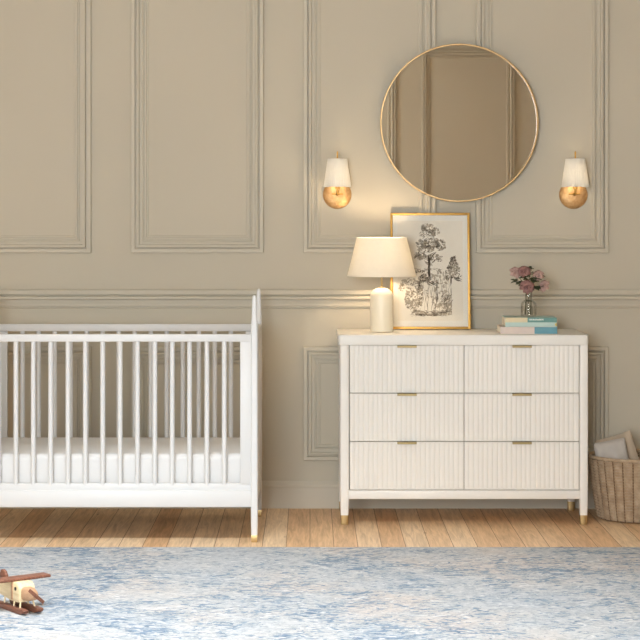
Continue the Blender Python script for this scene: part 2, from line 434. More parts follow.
# ------------------------------------------------------------------ crib
CX1, CX0 = -0.247, -1.638          # outer faces of right / left posts
CYF, CYB = -1.072, -0.262          # front / back faces
crib = thing('crib', 'white spindle baby crib with brass tipped feet standing on the wood floor', 'crib', ((CX0 + CX1) / 2, (CYF + CYB) / 2, 0))
ox, oy = crib.location.x, crib.location.y
PW = 0.034
def post(x0, yc):
    """slim square post, tapered at the ends with a rounded tip; local coords"""
    xc = x0 + PW / 2 - ox; yc -= oy
    ts = [(0.033, .0150), (0.08, .0160), (0.16, .0168), (0.30, .017), (0.98, .017), (1.02, .0155), (1.10, .0118), (1.150, .0098), (1.163, .0085), (1.169, .0055), (1.171, .002)]
    P = []
    for z, h in ts:
        ring = []
        for k in range(16):
            a = 2 * PI * (k + 0.5) / 16; cs, sn = math.cos(a), math.sin(a)
            q = (abs(cs) ** 5 + abs(sn) ** 5) ** (-1 / 5)
            ring.append(Vector((xc + h * q * cs, yc + h * q * sn, z)))
        P.append(ring)
    b = MB(); V = b.grid(P, cv=True); b.bm.faces.new(V[0]); b.bm.faces.new(V[-1])
    p = b.build('post', M['white'], crib, ang=30)
    c = MB(); c.lathe([(.0175, 0), (.0185, .001), (.0212, .033), (.0205, .0345)], 4, (xc, yc, 0), mat=Matrix.Rotation(PI / 4, 3, 'Z'))
    o = c.build('foot_cap', M['cap'], p); o['label'] = 'brass foot cap'
for x0 in (CX0, CX1 - PW):
    for yc in (CYF + .017, CYB - .017): post(x0, yc)
SPX = [-0.407 - i * 0.0824 for i in range(14)]
XI0, XI1 = CX0 + PW - 0.002, CX1 - PW + 0.002
for ya, nm in ((CYF + .006, 'front'), (CYB - .034, 'back')):
    y0, y1 = ya - oy, ya + .028 - oy
    b = MB(); b.box(XI0 - ox, XI1 - ox, y0, y1, 0.950 + (.003 if nm == 'back' else 0), 0.985 + (.004 if nm == 'back' else 0), .002); b.build('top_rail', M['white'], crib)
    b = MB(); b.box(XI0 - ox, XI1 - ox, y0 - .004, y1, 0.166, 0.246, .003)
    b.box(XI0 - ox, XI1 - ox, y0 + .006, y1 - .002, 0.240, 0.278, .004); b.build('bottom_rail', M['white'], crib)
    for x0, x1 in ((-0.331, XI1), (XI0, SPX[-1] - 0.077)):
        b = MB(); b.box(x0 - ox, x1 - ox, y0 + .001, y1 - .001, 0.276, 0.952, .002); b.build('stile', M['white'], crib)
    for x in SPX:
        b = MB(); b.lathe([(.0118, .272), (.0118, .62), (.0118, .954)], 16, (x - ox, (y0 + y1) / 2, 0)); b.build('spindle', M['white'], crib)
for xa in (CX0 + .004, CX1 - .030):
    x0, x1 = xa - ox, xa + .026 - ox
    ya, yb = CYF + .033 - oy, CYB - .033 - oy
    b = MB(); b.box(x0, x1, ya, yb, 0.950, 0.989, .003); b.build('end_rail', M['white'], crib)
    b = MB(); b.box(x0, x1, ya, yb, 0.166, 0.278, .003); b.build('end_rail', M['white'], crib)
    for i in range(8):
        y = ya + (yb - ya) * (i + 0.5) / 8
        b = MB(); b.lathe([(.0105, .272), (.0118, .62), (.0105, .953)], 12, ((x0 + x1) / 2, y, 0)); b.build('spindle', M['white'], crib)
b = MB()
for i in range(9):
    x = CX0 + .06 + i * (CX1 - CX0 - .12) / 8 - ox
    b.box(x - .03, x + .03, CYF + .036 - oy, CYB - .036 - oy, 0.222, 0.240, .002)
b.build('mattress_support', M['white'], crib)
# mattress (lifts out)
mx0, mx1, my0, my1 = CX0 + .045, CX1 - .045, CYF + .052, CYB - .045
b = MB(); b.box(mx0, mx1, my0, my1, 0.241, 0.412, 0.028, 4)
mt = b.build('crib_mattress', M['sheet'])
tag(mt, 'crib mattress in a plain white fitted sheet, lying inside the spindle crib', 'mattress')

# ------------------------------------------------------------------ dresser
DX0, DX1, DYF, DYB = 0.140, 1.395, -0.560, -0.045
dr = thing('dresser', 'white six drawer dresser with fluted fronts and brass tipped legs', 'dresser', ((DX0 + DX1) / 2, (DYF + DYB) / 2, 0))
ox, oy = dr.location.x, dr.location.y
f, bk = DYF - oy, DYB - oy
def DX(px): return (px - 310) / 200.0 - ox
def DZ(py): return (525 - py) / 200.0
# top slab with rounded vertical corners
def rounded_slab(x0, x1, y0, y1, z0, z1, r, e=0.004):
    b = MB(); P = []
    for z, ins in ((z0, e), (z0 + e * .3, e * .3), (z0 + e, 0), (z1 - e, 0), (z1 - e * .3, e * .3), (z1, e)):
        ring = []
        for cx, cy, a0 in ((x1 - r, y1 - r, 0), (x0 + r, y1 - r, 90), (x0 + r, y0 + r, 180), (x1 - r, y0 + r, 270)):
            for k in range(7):
                a = math.radians(a0 + 15 * k); ring.append(Vector((cx + (r - ins) * math.cos(a), cy + (r - ins) * math.sin(a), z)))
        P.append(ring)
    V = b.grid(P, cv=True); b.bm.faces.new(V[0]); b.bm.faces.new(V[-1])
    return b
rounded_slab(DX0 - ox, DX1 - ox, f, bk, DZ(345.3), 0.950, .022).build('top', M['cream'], dr)
# corner posts running down into legs, each with a brass cap
def dleg(xa, xb, ya, yb):
    b = MB(); P = []
    cx, cy = (xa + xb) / 2, (ya + yb) / 2; hw, hd = (xb - xa) / 2, (yb - ya) / 2
    for z, k in ((.047, .88), (.09, .93), (.135, .99), (.16, 1.0), (DZ(345.3), 1.0)):
        ring = []
        for i in range(20):
            a = 2 * PI * (i + .5) / 20; q = (abs(math.cos(a)) ** 5 + abs(math.sin(a)) ** 5) ** (-1 / 5)
            ring.append(Vector((cx + hw * k * q * math.cos(a), cy + hd * k * q * math.sin(a), z)))
        P.append(ring)
    V = b.grid(P, cv=True); b.bm.faces.new(V[0]); b.bm.faces.new(V[-1])
    p = b.build('leg', M['cream'], dr, ang=30)
    c = MB(); P = []
    for z, k in ((.0, .79), (.002, .81), (.047, .89), (.0475, .86)):
        P.append([Vector((cx + hw * k * q2 * math.cos(a), cy + hd * k * q2 * math.sin(a), z)) for a, q2 in
                  [(2 * PI * (i + .5) / 20, (abs(math.cos(2 * PI * (i + .5) / 20)) ** 5 + abs(math.sin(2 * PI * (i + .5) / 20)) ** 5) ** (-1 / 5)) for i in range(20)]])
    V = c.grid(P, cv=True); c.bm.faces.new(V[0]); c.bm.faces.new(V[-1])
    o = c.build('foot_cap', M['cap'], p, ang=30); o['label'] = 'brass foot cap'
LX0, LX1, RX0_, RX1_ = DX(340), DX(349.3), DX(579.8), DX(588.4)
for xa, xb in ((LX0, LX1), (RX0_, RX1_)):
    for ya, yb in ((f + .004, f + .052), (bk - .052, bk - .004)): dleg(xa, xb, ya, yb)
# carcass: sides, back, bottom rail, sheet with painted gap shade behind the drawer fronts
b = MB()
b.box(LX0 + .004, LX0 + .024, f + .05, bk - .05, .132, DZ(345.3)); b.box(RX1_ - .024, RX1_ - .004, f + .05, bk - .05, .132, DZ(345.3))
b.box(LX1 - .002, RX0_ + .002, bk - .03, bk - .012, .132, DZ(345.3))
b.box(LX0 + .02, RX1_ - .02, f + .03, bk - .03, .150, .172)
b.build('carcass', M['cream'], dr)
b = MB(); b.box(LX1 - .003, RX0_ + .003, f + .008, f + .034, DZ(499.4), DZ(490.6), .003); b.build('bottom_rail', M['cream'], dr)
b = MB()
b.box(LX1 - .003, RX0_ + .003, f + .030, f + .042, .175, DZ(345.6))
b.build('drawer_opening', M['gap'], dr)  # solid sheet, its dark colour paints the shade in the drawer gaps
cols = ((349.9, 464.0), (464.7, 579.3)); rows = ((345.7, 392.9), (393.8, 441.3), (442.2, 489.9))
for px0, px1 in cols:
    for py0, py1 in rows:
        x0, x1, z0, z1 = DX(px0), DX(px1), DZ(py1), DZ(py0)
        n = 24; w = (x1 - x0) / n
        prof = []                                   # reeded front in plan
        for i in range(n):
            for u, d in ((0.0, .0034), (.10, .0016), (.24, .0004), (.42, 0.0), (.58, 0.0), (.76, .0004), (.90, .0016)):
                prof.append((x0 + (i + u) * w, f + .010 + d))
        prof.append((x1, f + .0134))
        prof += [(x1, f + .029), (x0, f + .029)]
        b = MB(); lo = [b.bm.verts.new((x, y, z0)) for x, y in prof]; hi = [b.bm.verts.new((x, y, z1)) for x, y in prof]
        for i in range(len(prof)):
            j = (i + 1) % len(prof); b.bm.faces.new([lo[i], lo[j], hi[j], hi[i]])
        b.bm.faces.new(lo[::-1]); b.bm.faces.new(hi)
        d = b.build('drawer', M['cream'], dr, ang=50)
        h = MB(); xc = (x0 + x1) / 2
        h.box(xc - .0485, xc + .0485, f - .004, f + .020, z1 - .0012, z1 + .0008, .0003, 1)
        h.box(xc - .0485, xc + .0485, f - .006, f - .003, z1 - .010, z1 + .0008, .0006, 1)
        hh = h.build('handle', M['brass'], d); hh['label'] = 'brass tab pull'

TOPZ = 0.950
# ------------------------------------------------------------------ table lamp
lx, ly = (381.7 - 310) / 195.0, -0.31
lamp = thing('table_lamp', 'lit table lamp with white cone shade and ivory ceramic base on the dresser', 'lamp', (lx, ly, TOPZ + .0004))
b = MB(); b.lathe([(.050, .0), (.0585, .002), (.0592, .006), (.0592, .178), (.058, .190), (.053, .203), (.044, .214), (.030, .2225), (.014, .226), (.010, .2265)], 40)
b.build('base', M['ceramic'], lamp)
b = MB(); b.lathe([(.012, .225), (.012, .231), (.0055, .233), (.0055, .345), (.013, .347), (.013, .375), (.008, .378)], 20); b.build('stem', M['brass'], lamp)
def cone_shade(r0, r1, z0, z1, th=.0015, seg=64, wave=None):
    b = MB(); b.lathe([(r0, z0), (r0 + (r1 - r0) * .5, (z0 + z1) / 2), (r1, z1), (r1 - th, z1), (r0 + (r1 - r0) * .5 - th, (z0 + z1) / 2), (r0 - th, z0), (r0, z0)], seg, caps=False, wave=wave); return b
SZ0, SZ1 = 1.237 - TOPZ, 1.432 - TOPZ
sh = cone_shade(.177, .1285, SZ0, SZ1).build('lamp_shade', M['shade'], lamp)
for r, z in ((.1765, SZ0), (.128, SZ1)):
    b = MB()
    b.tube([(r * math.cos(2 * PI * k / 64), r * math.sin(2 * PI * k / 64), z) for k in range(64)], .0016, 6, closed=True)
    b.build('shade_trim', M['shade'], sh)
b = MB()
for k in range(3):
    a = 2 * PI * k / 3 + .3; b.tube([(.012 * math.cos(a), .012 * math.sin(a), .37), (.130 * math.cos(a), .130 * math.sin(a), SZ1 - .012)], .0015, 6)
b.build('shade_spider', M['brass'], lamp)
b = MB(); b.sphere((0, 0, .405), (.026, .026, .030), 20, 12); b.build('bulb', M['bulb'], lamp)

# ------------------------------------------------------------------ framed print leaning on the wall
fx0, fx1 = 0.4225, 0.8405; fh = 0.612; fw = fx1 - fx0; lean = math.asin(0.072 / fh)
pic = thing('framed_print', 'gold framed sepia landscape print leaning on the wall behind the lamp', 'framed print', ((fx0 + fx1) / 2, -0.118, TOPZ + 0.0035))
pic.rotation_euler = (-lean, 0, 0)
# local: x across, z up, y=0 front face, +y to the wall
b = MB(); w = .0125
for x0, x1, z0, z1 in ((-fw / 2, -fw / 2 + w, 0, fh), (fw / 2 - w, fw / 2, 0, fh), (-fw / 2 + w, fw / 2 - w, 0, w), (-fw / 2 + w, fw / 2 - w, fh - w, fh)):
    b.box(x0, x1, 0, .022, z0, z1, .0015)
b.build('frame', M['gold'], pic)
b = MB(); b.box(-fw / 2 + .008, fw / 2 - .008, .014, .019, .008, fh - .008); b.build('backing_board', M['tanwood'], pic)
b = MB(); m0 = .030
mw, mh = fw / 2 - .008, fh - .008
for x0, x1, z0, z1 in ((-mw, -mw + m0, .008, mh), (mw - m0, mw, .008, mh), (-mw + m0, mw - m0, .008, .008 + m0 + .006), (-mw + m0, mw - m0, mh - m0 - .004, mh)):
    b.box(x0, x1, .0095, .0115, z0, z1)
b.build('mount', M['mat'], pic)
b = MB(); b.box(-mw + .005, mw - .005, .0118, .0138, .012, mh - .004)
paper = b.build('print_sheet', M['paper'], pic)
b = MB(); b.box(-fw / 2 + .0122, fw / 2 - .0122, .0055, .0070, .0122, fh - .0122); b.build('glass_pane', M['frameglass'], pic)
# drawing: flat ink strokes on the sheet. sketch px: 461 x 640 crop of the photo -> local metres
def sx(u): return (u - 234) / 5.12 / 190.5
def sz(v_): return fh - (v_ - 12) / 5.12 / 189.8
rnd = random.Random(3)
def strokes(lst, layer):
    b = MB()
    for (u, v_, l, wd, a) in lst:
        c = Vector((sx(u), 0, sz(v_))); d = Vector((math.cos(a), 0, math.sin(a))); n = Vector((-d.z, 0, d.x))
        l *= .00103; wd *= .00103; vs = []
        for s_, t_ in ((-.5, -.25), (0, -.5), (.5, -.2), (.5, .2), (0, .5), (-.5, .3)):
            p = c + d * l * s_ + n * wd * t_ * rnd.uniform(.7, 1.3); p.y = layer; vs.append(b.bm.verts.new(p))
        b.bm.faces.new(vs)
    return b
ink, wash = [], []
def blob(u, v_, ru, rv, n, dark=.5, size=8):
    for _ in range(n):
        a = rnd.uniform(0, 2 * PI); r = math.sqrt(rnd.random())
        p = (u + ru * r * math.cos(a), v_ + rv * r * math.sin(a), rnd.uniform(.5, 1.3) * size, rnd.uniform(.3, .8) * size * .6, rnd.uniform(0, PI))
        (ink if rnd.random() < dark else wash).append(p)
for u, v_, ru, rv, n in ((222, 92, 38, 26, 110), (258, 106, 26, 22, 60), (196, 122, 22, 12, 40), (196, 172, 34, 24, 90), (246, 166, 36, 26, 100), (290, 176, 26, 30, 80),
                         (214, 196, 44, 20, 90), (182, 232, 34, 20, 100), (250, 238, 40, 18, 70), (282, 244, 16, 20, 30), (226, 140, 30, 20, 60)):
    blob(u, v_, ru, rv, int(n * .8), .48, 7)
for k in range(60): ink.append((229 + rnd.uniform(-5, 5), rnd.uniform(235, 335), rnd.uniform(14, 30), rnd.uniform(2, 4), PI / 2 + rnd.uniform(-.15, .15)))
for k in range(14):
    s_ = rnd.choice((-1, 1)); ink.append((229 + s_ * rnd.uniform(8, 30), rnd.uniform(215, 270), 30, 2, s_ * rnd.uniform(.4, 1.0)))
for k in range(150):                                   # small conical tree on the right
    q = rnd.random(); v_ = 238 + q * 110; hw = 8 + 30 * min(1, q * 1.5)
    p = (352 + rnd.uniform(-hw, hw), v_ + rnd.uniform(-5, 5), rnd.uniform(6, 14), rnd.uniform(3, 6), rnd.uniform(0, PI)); (ink if rnd.random() < .45 else wash).append(p)
for k in range(14): ink.append((340 + rnd.uniform(-3, 3), rnd.uniform(335, 380), 22, 2.5, PI / 2))
for k in range(18): ink.append((375 + rnd.uniform(-14, 14), 352 + rnd.uniform(-8, 8), 18, 3, -.4))
blob(280, 312, 16, 14, 26, .4, 7); blob(212, 345, 30, 24, 90, .55, 9); blob(180, 312, 26, 8, 30, .3, 8)
for u, v_, ru, rv, n in ((88, 392, 14, 26, 26), (120, 372, 40, 10, 36), (126, 452, 22, 60, 110), (160, 400, 26, 40, 70), (184, 420, 14, 70, 110), (160, 480, 30, 40, 60)): blob(u, v_, ru, rv, int(n * .8), .42, 8)
for k in range(70):                                    # cliff face: vertical hatching
    u = rnd.uniform(190, 330); p = (u, rnd.uniform(350, 500), rnd.uniform(18, 60), rnd.uniform(1, 2.2), PI / 2 + rnd.uniform(-.2, .2)); (ink if rnd.random() < .3 else wash).append(p)
for k in range(14): ink.append((268 + rnd.uniform(-3, 3), rnd.uniform(380, 470), 30, 2.5, PI / 2 + rnd.uniform(-.1, .1)))
for k in range(18): ink.append((250 + rnd.uniform(-22, 22), 372 + rnd.uniform(-8, 10), 20, 3, -.5))
for k in range(70): p = (318 + rnd.uniform(-26, 24), rnd.uniform(430, 525), rnd.uniform(10, 30), rnd.uniform(1.5, 3.5), .9 + rnd.uniform(-.4, .4)); (ink if rnd.random() < .35 else wash).append(p)
for k in range(26): wash.append((340 + rnd.uniform(-3, 3), rnd.uniform(330, 525), 26, 2, PI / 2))
for k in range(110): p = (rnd.uniform(140, 335), 528 + rnd.uniform(-16, 12), rnd.uniform(10, 26), rnd.uniform(1.5, 4), rnd.uniform(-.35, .35)); (ink if rnd.random() < .3 else wash).append(p)
for k in range(26): wash.append((rnd.uniform(140, 330), rnd.uniform(296, 312), rnd.uniform(12, 34), 2, rnd.uniform(-.3, .3)))
soft = []
def wsh(u, v_, ru, rv, n, sz_=16):
    for _ in range(n):
        a = rnd.uniform(0, 2 * PI); q = math.sqrt(rnd.random()); soft.append((u + ru * q * math.cos(a), v_ + rv * q * math.sin(a), rnd.uniform(.6, 1.3) * sz_, rnd.uniform(.4, .8) * sz_, rnd.uniform(0, PI)))
for a in ((222, 92, 34, 24, 26), (258, 108, 24, 20, 14), (196, 172, 32, 22, 26), (250, 168, 40, 26, 30), (290, 178, 22, 28, 18), (212, 198, 44, 18, 26), (180, 234, 32, 16, 24), (250, 240, 40, 16, 18), (352, 300, 26, 46, 40), (229, 280, 10, 46, 14), (150, 360, 60, 20, 16), (290, 345, 60, 30, 24), (260, 430, 60, 80, 40),
          (212, 345, 30, 20, 26), (126, 440, 22, 60, 34), (180, 420, 14, 70, 34), (160, 480, 30, 40, 22), (88, 392, 16, 22, 10), (240, 525, 90, 12, 34), (318, 480, 20, 40, 18)): wsh(*a)
strokes(soft, .01172).build('pale_wash', M['palewash'], paper, recalc=False)
strokes(wash, .01165).build('wash_strokes', M['wash'], paper, recalc=False); strokes(ink, .01155).build('ink_strokes', M['ink'], paper, recalc=False)

# ------------------------------------------------------------------ round mirror
mxc, mzc, mr = (459 - 310) / 189.6, 1.56 + (213 - 123) / 189.6, 79.1 / 189.6
mir = thing('round_mirror', 'large round mirror in a thin gilded rim on the wall above the dresser', 'mirror', (mxc, -0.0275, mzc))
R90 = Matrix.Rotation(PI / 2, 3, 'X')          # lathe z axis -> -y (towards the room)
b = MB(); b.lathe([(mr - .0085, .002), (mr - .0085, .028), (mr - .0075, .030), (mr - .002, .030), (mr, .028), (mr, .0)], 128, mat=R90, caps=False); b.build('rim', M['copper'], mir)
b = MB(); b.lathe([(mr - .009, .0), (mr - .009, .002)], 128, mat=R90); b.build('back_plate', M['dark'], mir)
b = MB(); b.lathe([(mr - .0088, .010), (mr - .0088, .014)], 128, mat=R90); b.build('mirror_glass', M['mirror'], mir)

# ------------------------------------------------------------------ wall sconces
def sconce(xc, label):
    zc = 1.56 + (213 - 194.6) / 189.8
    s = thing('wall_sconce', label, 'wall lamp', (xc, 0, zc), 0, 'wall sconces either side of the mirror')
    b = MB(); b.lathe([(.0745, .0005), (.0755, .004), (.0735, .010), (.067, .017), (.054, .024), (.036, .029), (.018, .0315), (.002, .032)], 48, mat=R90); b.build('back_plate', M['hammered'], s)
    b = MB(); b.tube([(0, -.030, .0), (0, -.055, .0), (0, -.072, .006), (0, -.078, .022), (0, -.078, .222)], [.006, .006, .006, .005, .0035], 12)
    b.tube([(-.03, -.036, .004), (.03, -.036, .004)], .0045, 10); b.sphere((0, -.036, .004), .009, 12, 8)
    b.lathe([(.012, .030), (.012, .075), (.008, .078)], 14, (0, -.078, 0))
    b.build('arm', M['gold'], s)
    b = MB(); b.lathe([(.001, .208), (.0042, .210), (.0042, .224), (.0015, .227)], 12, (0, -.078, 0)); b.build('finial', M['gold'], s)
    sh = cone_shade(.0725, .0505, .040, .188, .0012, 144, lambda a, r, z: .0011 * math.cos(36 * a))
    for v in sh.bm.verts: v.co.y -= .078
    sh = sh.build('shade', M['shade2'], s, ang=60)
    b = MB()
    for k in range(3): a = 2 * PI * k / 3 + .5; b.tube([(0, -.078, .185), (.050 * math.cos(a), -.078 + .050 * math.sin(a), .185)], .0012, 6)
    b.build('shade_spider', M['gold'], s)
    b = MB(); b.sphere((0, -.078, .100), (.016, .016, .022), 14, 10); b.build('bulb', M['bulb2'], s)
sconce((337.3 - 310) / 189.8, 'brass wall sconce with white pleated shade, left of the round mirror')
sconce((574.3 - 310) / 189.8, 'brass wall sconce with white pleated shade, right of the round mirror')

# ------------------------------------------------------------------ books and vase
def book(name, label, x0, x1, y0, dep, z0, z1, bands, cover, extra=None):
    xc = (x0 + x1) / 2
    o = thing(name, label, 'book', (xc, y0, z0), 0, 'books stacked on the dresser')
    w, h = x1 - x0, z1 - z0; t_ = .0025
    b = MB(); b.box(-w / 2, w / 2, .001, dep, 0, t_, .0006, 1); b.box(-w / 2, w / 2, .001, dep, h - t_, h, .0006, 1); b.box(-w / 2, w / 2, 0, t_, .0002, h - .0002, .0006, 1)
    c = b.build('cover', M[cover], o)
    b = MB(); b.box(-w / 2 + .003, w / 2 - .003, t_, dep - .004, t_, h - t_); b.build('pages', M['pages'], o)
    for (a0, a1, q0, q1, m, nm) in bands:
        b = MB(); b.box(-w / 2 + a0 * w, -w / 2 + a1 * w, -.0006, .0004, q0 * h, q1 * h); b.build(nm, M[m], c)
    return o, c, w, h
bs = 198.4
def BX(px): return (px - 310) / bs
o, c, w, h = book('book', 'wider book with blush and blue spine, bottom of the stack on the dresser', BX(500.5), BX(557.3), -0.478, 0.21, TOPZ + .0003, TOPZ + .0353,
     [(.0, .60, .02, .98, 'cloth_blush', 'spine_band'), (.60, 1.0, .02, .98, 'cloth_blue', 'spine_band')], 'cloth_blush')
zt = TOPZ + .0356
o, c, w, h = book('book', 'cream and teal book with pale aqua strip, directly under the glass vase', BX(505.5), BX(557.0), -0.474, 0.19, zt, zt + .047,
     [(0, .43, .48, .99, 'cloth_cream', 'spine_band'), (.43, 1, .48, .99, 'cloth_teal', 'spine_band'), (0, 1, .02, .48, 'cloth_aqua', 'spine_band')], 'cloth_aqua')
b = MB(); rr = random.Random(5); x = -w / 2 + .47 * w
while x < -w / 2 + .74 * w:                       # tiny illegible pale lettering
    lw = rr.uniform(.002, .0042); b.box(x, x + lw, -.0011, -.0003, .70 * h, .70 * h + rr.uniform(.005, .008)); x += lw + rr.uniform(.0012, .0025)
b.build('spine_lettering', M['print_white'], c)
b = MB(); b.prism([(w / 2 - .0005, .06 * h), (w / 2 - .0005, .46 * h), (w / 2 - .011, .30 * h), (w / 2 - .006, .08 * h)], -.0011, -.0004); b.build('corner_mark', M['print_yellow'], c)
VZ = zt + .0475
vx, vy = (528.6 - 310) / 196.4, -0.385
vase = thing('glass_vase', 'small clear glass bottle vase standing on the stacked books', 'vase', (vx, vy, VZ))
outer = [(.030, 0), (.040, .002), (.0405, .008), (.0405, .060), (.038, .070), (.029, .079), (.021, .085), (.0185, .095), (.0185, .124), (.0205, .131)]
inner = [(r - .0018, z + (.004 if z < .01 else 0)) for r, z in outer]
b = MB(); b.lathe(outer + inner[::-1], 40, caps=False)
b.lathe([(.001, .0), (.030, 0)], 40, caps=False); b.lathe([(.001, .0062), (.0278, .0042)], 40, caps=False)
b.build('vessel', M['vaseglass'], vase)
b = MB(); b.lathe([(.001, .0066), (.0260, .0066), (.0375, .0072), (.0378, .052), (.001, .052)], 32, caps=False); b.build('water', M['water'], vase)

def petal_grid(b, mat, w, l, curl, cup):
    P = []
    for i in range(5):
        s_ = i / 4
        row = []
        for j in range(5):
            t_ = (j / 4 - .5) * 2
            wd = w * (0.35 + 1.0 * math.sin(min(1, s_ * 1.1) * PI * .62)) * .5
            x = t_ * wd; z = l * s_ - .12 * l * t_ * t_ * s_
            y = cup * l * (s_ ** 1.3) * .4 - cup * wd * (1 - t_ * t_) * .8 + curl * l * max(0, s_ - .6) * 1.4
            row.append(mat @ Vector((x, y, z)))
        P.append(row)
    b.grid(P)
def leaf_obj(parent, p, d, l, wd, roll=0):
    d = d.normalized(); sd = d.cross(Vector((0, 0, 1))); sd = sd.normalized() if sd.length > .01 else Vector((1, 0, 0)); n = sd.cross(d)
    sd, n = sd * math.cos(roll) + n * math.sin(roll), n * math.cos(roll) - sd * math.sin(roll)
    b = MB(); P = []
    for i in range(7):
        s_ = i / 6; hw = wd * .5 * math.sin(PI * min(1, s_ * .97 + .03)) ** .8
        P.append([p + d * l * s_ + sd * hw * t_ + n * (abs(t_) * hw * .5 - l * .25 * s_ * s_) for t_ in (-1, -.5, 0, .5, 1)])
    b.grid(P); o = b.build('leaf', M['leaf'], parent, recalc=False)
    so = o.modifiers.new('thickness', 'SOLIDIFY'); so.thickness = .0006
fr = random.Random(11)
HEADS = [(515.3, 270, .012), (524.0, 269, -.005), (525.6, 283, -.045), (538.6, 273, .0), (545.2, 283, -.008),
         (531.5, 269, .010), (535.5, 279, -.030), (515.8, 282, -.015), (539.5, 287, -.025)]
_az = sorted(range(len(HEADS)), key=lambda i: math.atan2(HEADS[i][2] + .012, (HEADS[i][0] - 528.6) / 196.4))
SLOT = {HEADS[i][:2]: -PI + .3 + 2 * PI * (k + .5) / len(HEADS) for k, i in enumerate(_az)}
def stem_path(hd, key):
    a = SLOT[key]; ca, sa = math.cos(a), math.sin(a)
    foot = Vector((.019 * ca, .019 * sa, .010)); top = Vector((.0125 * ca, .0125 * sa, .136))
    pts = []
    for q in range(9):
        s_ = q / 8
        if s_ < .55: p = foot.lerp(top, s_ / .55)
        else:
            k = (s_ - .55) / .45; ctrl = top + Vector((hd.x * .15, hd.y * .15, max(.004, (hd.z - top.z) * .5)))
            p = top * (1 - k) ** 2 + ctrl * 2 * k * (1 - k) + hd * k * k
        pts.append(p)
    return pts
def rose(px, py, dy, size, label, m, yaw, tilt):
    r = thing('rose', label, 'flower', (vx, vy, VZ), 0, 'roses in the glass vase')
    hd = Vector(((px - 528.6) / 196.4, dy, 1.56 - (py - 213) / 196.4 - VZ))
    pts = stem_path(hd - Vector((0, 0, size * .5)), (px, py))
    b = MB(); b.tube(pts, .0017, 8); b.build('stem', M['stem'], r)
    B = MB(); base = Matrix.Translation(hd - Vector((0, 0, size * .5))) @ Euler((tilt, 0, 0)).to_matrix().to_4x4(); base = Matrix.Translation(hd - Vector((0, 0, size * .5))) @ Matrix.Rotation(yaw, 4, 'Z') @ Matrix.Rotation(tilt, 4, 'X')
    for ring, (n, open_, l, w, r0) in enumerate(((5, 62, .62, .78, .10), (5, 44, .70, .72, .09), (5, 27, .74, .60, .06), (4, 12, .72, .46, .035), (3, 3, .66, .32, .015))):
        for k in range(n):
            A = 2 * PI * (k + .5 * (ring % 2)) / n + fr.uniform(-.12, .12)
            mt_ = base @ Matrix.Rotation(A, 4, 'Z') @ Matrix.Translation((0, size * r0, size * .12)) @ Matrix.Rotation(-math.radians(open_ + fr.uniform(-6, 6)), 4, 'X')
            petal_grid(B, mt_, size * w, size * l, .55 if ring < 2 else .1, .55)
    bl = B.build('bloom', M[m], r, ang=80, recalc=False)
    so = bl.modifiers.new('thickness', 'SOLIDIFY'); so.thickness = .0007
    b = MB(); b.sphere(hd - Vector((0, 0, size * .46)), (size * .13, size * .13, size * .16), 10, 8); b.build('sepal', M['leaf'], r)
    for q in (6, 6, 7, 7, 7, 8):
        p = pts[q]; a = fr.uniform(0, 2 * PI); leaf_obj(r, p, Vector((math.cos(a), math.sin(a) * .8, fr.uniform(-.1, .5))), fr.uniform(.028, .038), .019, fr.uniform(-.5, .5))
    return r
rose(515.3, 270, .012, .040, 'pale dusty pink rose at the far left of the vase bouquet', 'petal', .3, .9)
rose(524.0, 269, -.005, .043, 'dusty pink rose at the top of the bouquet, left of centre', 'petal2', -.2, .7)
rose(525.6, 283, -.045, .045, 'open pink rose low in front of the bouquet, over the vase neck', 'petal2', .1, 1.1)
rose(538.6, 273, .0, .036, 'small pink rose at the upper right of the bouquet', 'petal', -.4, .9)
rose(545.2, 283, -.008, .039, 'pale pink rose at the far right of the vase bouquet', 'petal', -.9, 1.1)
def sprig(px, py, dy, label):
    r = thing('leafy_sprig', label, 'foliage', (vx, vy, VZ), 0, 'green sprigs in the glass vase')
    hd = Vector(((px - 528.6) / 196.4, dy, 1.56 - (py - 213) / 196.4 - VZ))
    pts = stem_path(hd, (px, py))
    b = MB(); b.tube(pts, .0013, 8); b.build('stem', M['stem'], r)
    for q in (6, 6, 6, 7, 7, 7, 7, 8, 8, 8, 8):
        a = fr.uniform(0, 2 * PI); leaf_obj(r, pts[q], Vector((math.cos(a), math.sin(a) * .7, fr.uniform(0, .7))), fr.uniform(.024, .036), fr.uniform(.016, .021), fr.uniform(-.7, .7))
sprig(531.5, 269, .010, 'dark green leafy sprig rising at the top middle of the bouquet')
sprig(535.5, 279, -.030, 'dark green sprig between the roses, right of the middle')
sprig(515.8, 282, -.015, 'dark green leafy sprig drooping at the lower left of the bouquet')
sprig(539.5, 287, -.025, 'dark green leafy sprig drooping at the lower right of the bouquet')

# ------------------------------------------------------------------ basket with blanket and pillow
bx, by = 1.665, -0.345
bas = thing('wicker_basket', 'round woven wicker basket on the floor to the right of the dresser', 'basket', (bx, by, 0))
BH = .318
def BR(z): return .180 + .052 * (z / BH) ** .85
n_st = 28
b = MB()
rows = 40
for i in range(rows):
    z = .010 + (BH - .018) * (i + .5) / rows; path = []
    N = n_st * 6
    for k in range(N):
        a = 2 * PI * k / N; rr = BR(z) + 0.0125 * abs(math.sin(n_st / 2 * a)) ** .75 + .0012 * (1 if i % 2 else -1)
        path.append((rr * math.cos(a), rr * math.sin(a), z))
    b.tube(path, .0036, 6, closed=True)
b.build('woven_wall', M['wicker'], bas, ang=60)
b = MB()
for k in range(n_st):
    a = 2 * PI * (k + .0) / n_st
    b.tube([((BR(z) + .0025) * math.cos(a), (BR(z) + .0025) * math.sin(a), z) for z in (.006, .08, .16, .24, BH - .004)], .0045, 6)
b.build('stakes', M['wicker_dark'], bas)
b = MB()
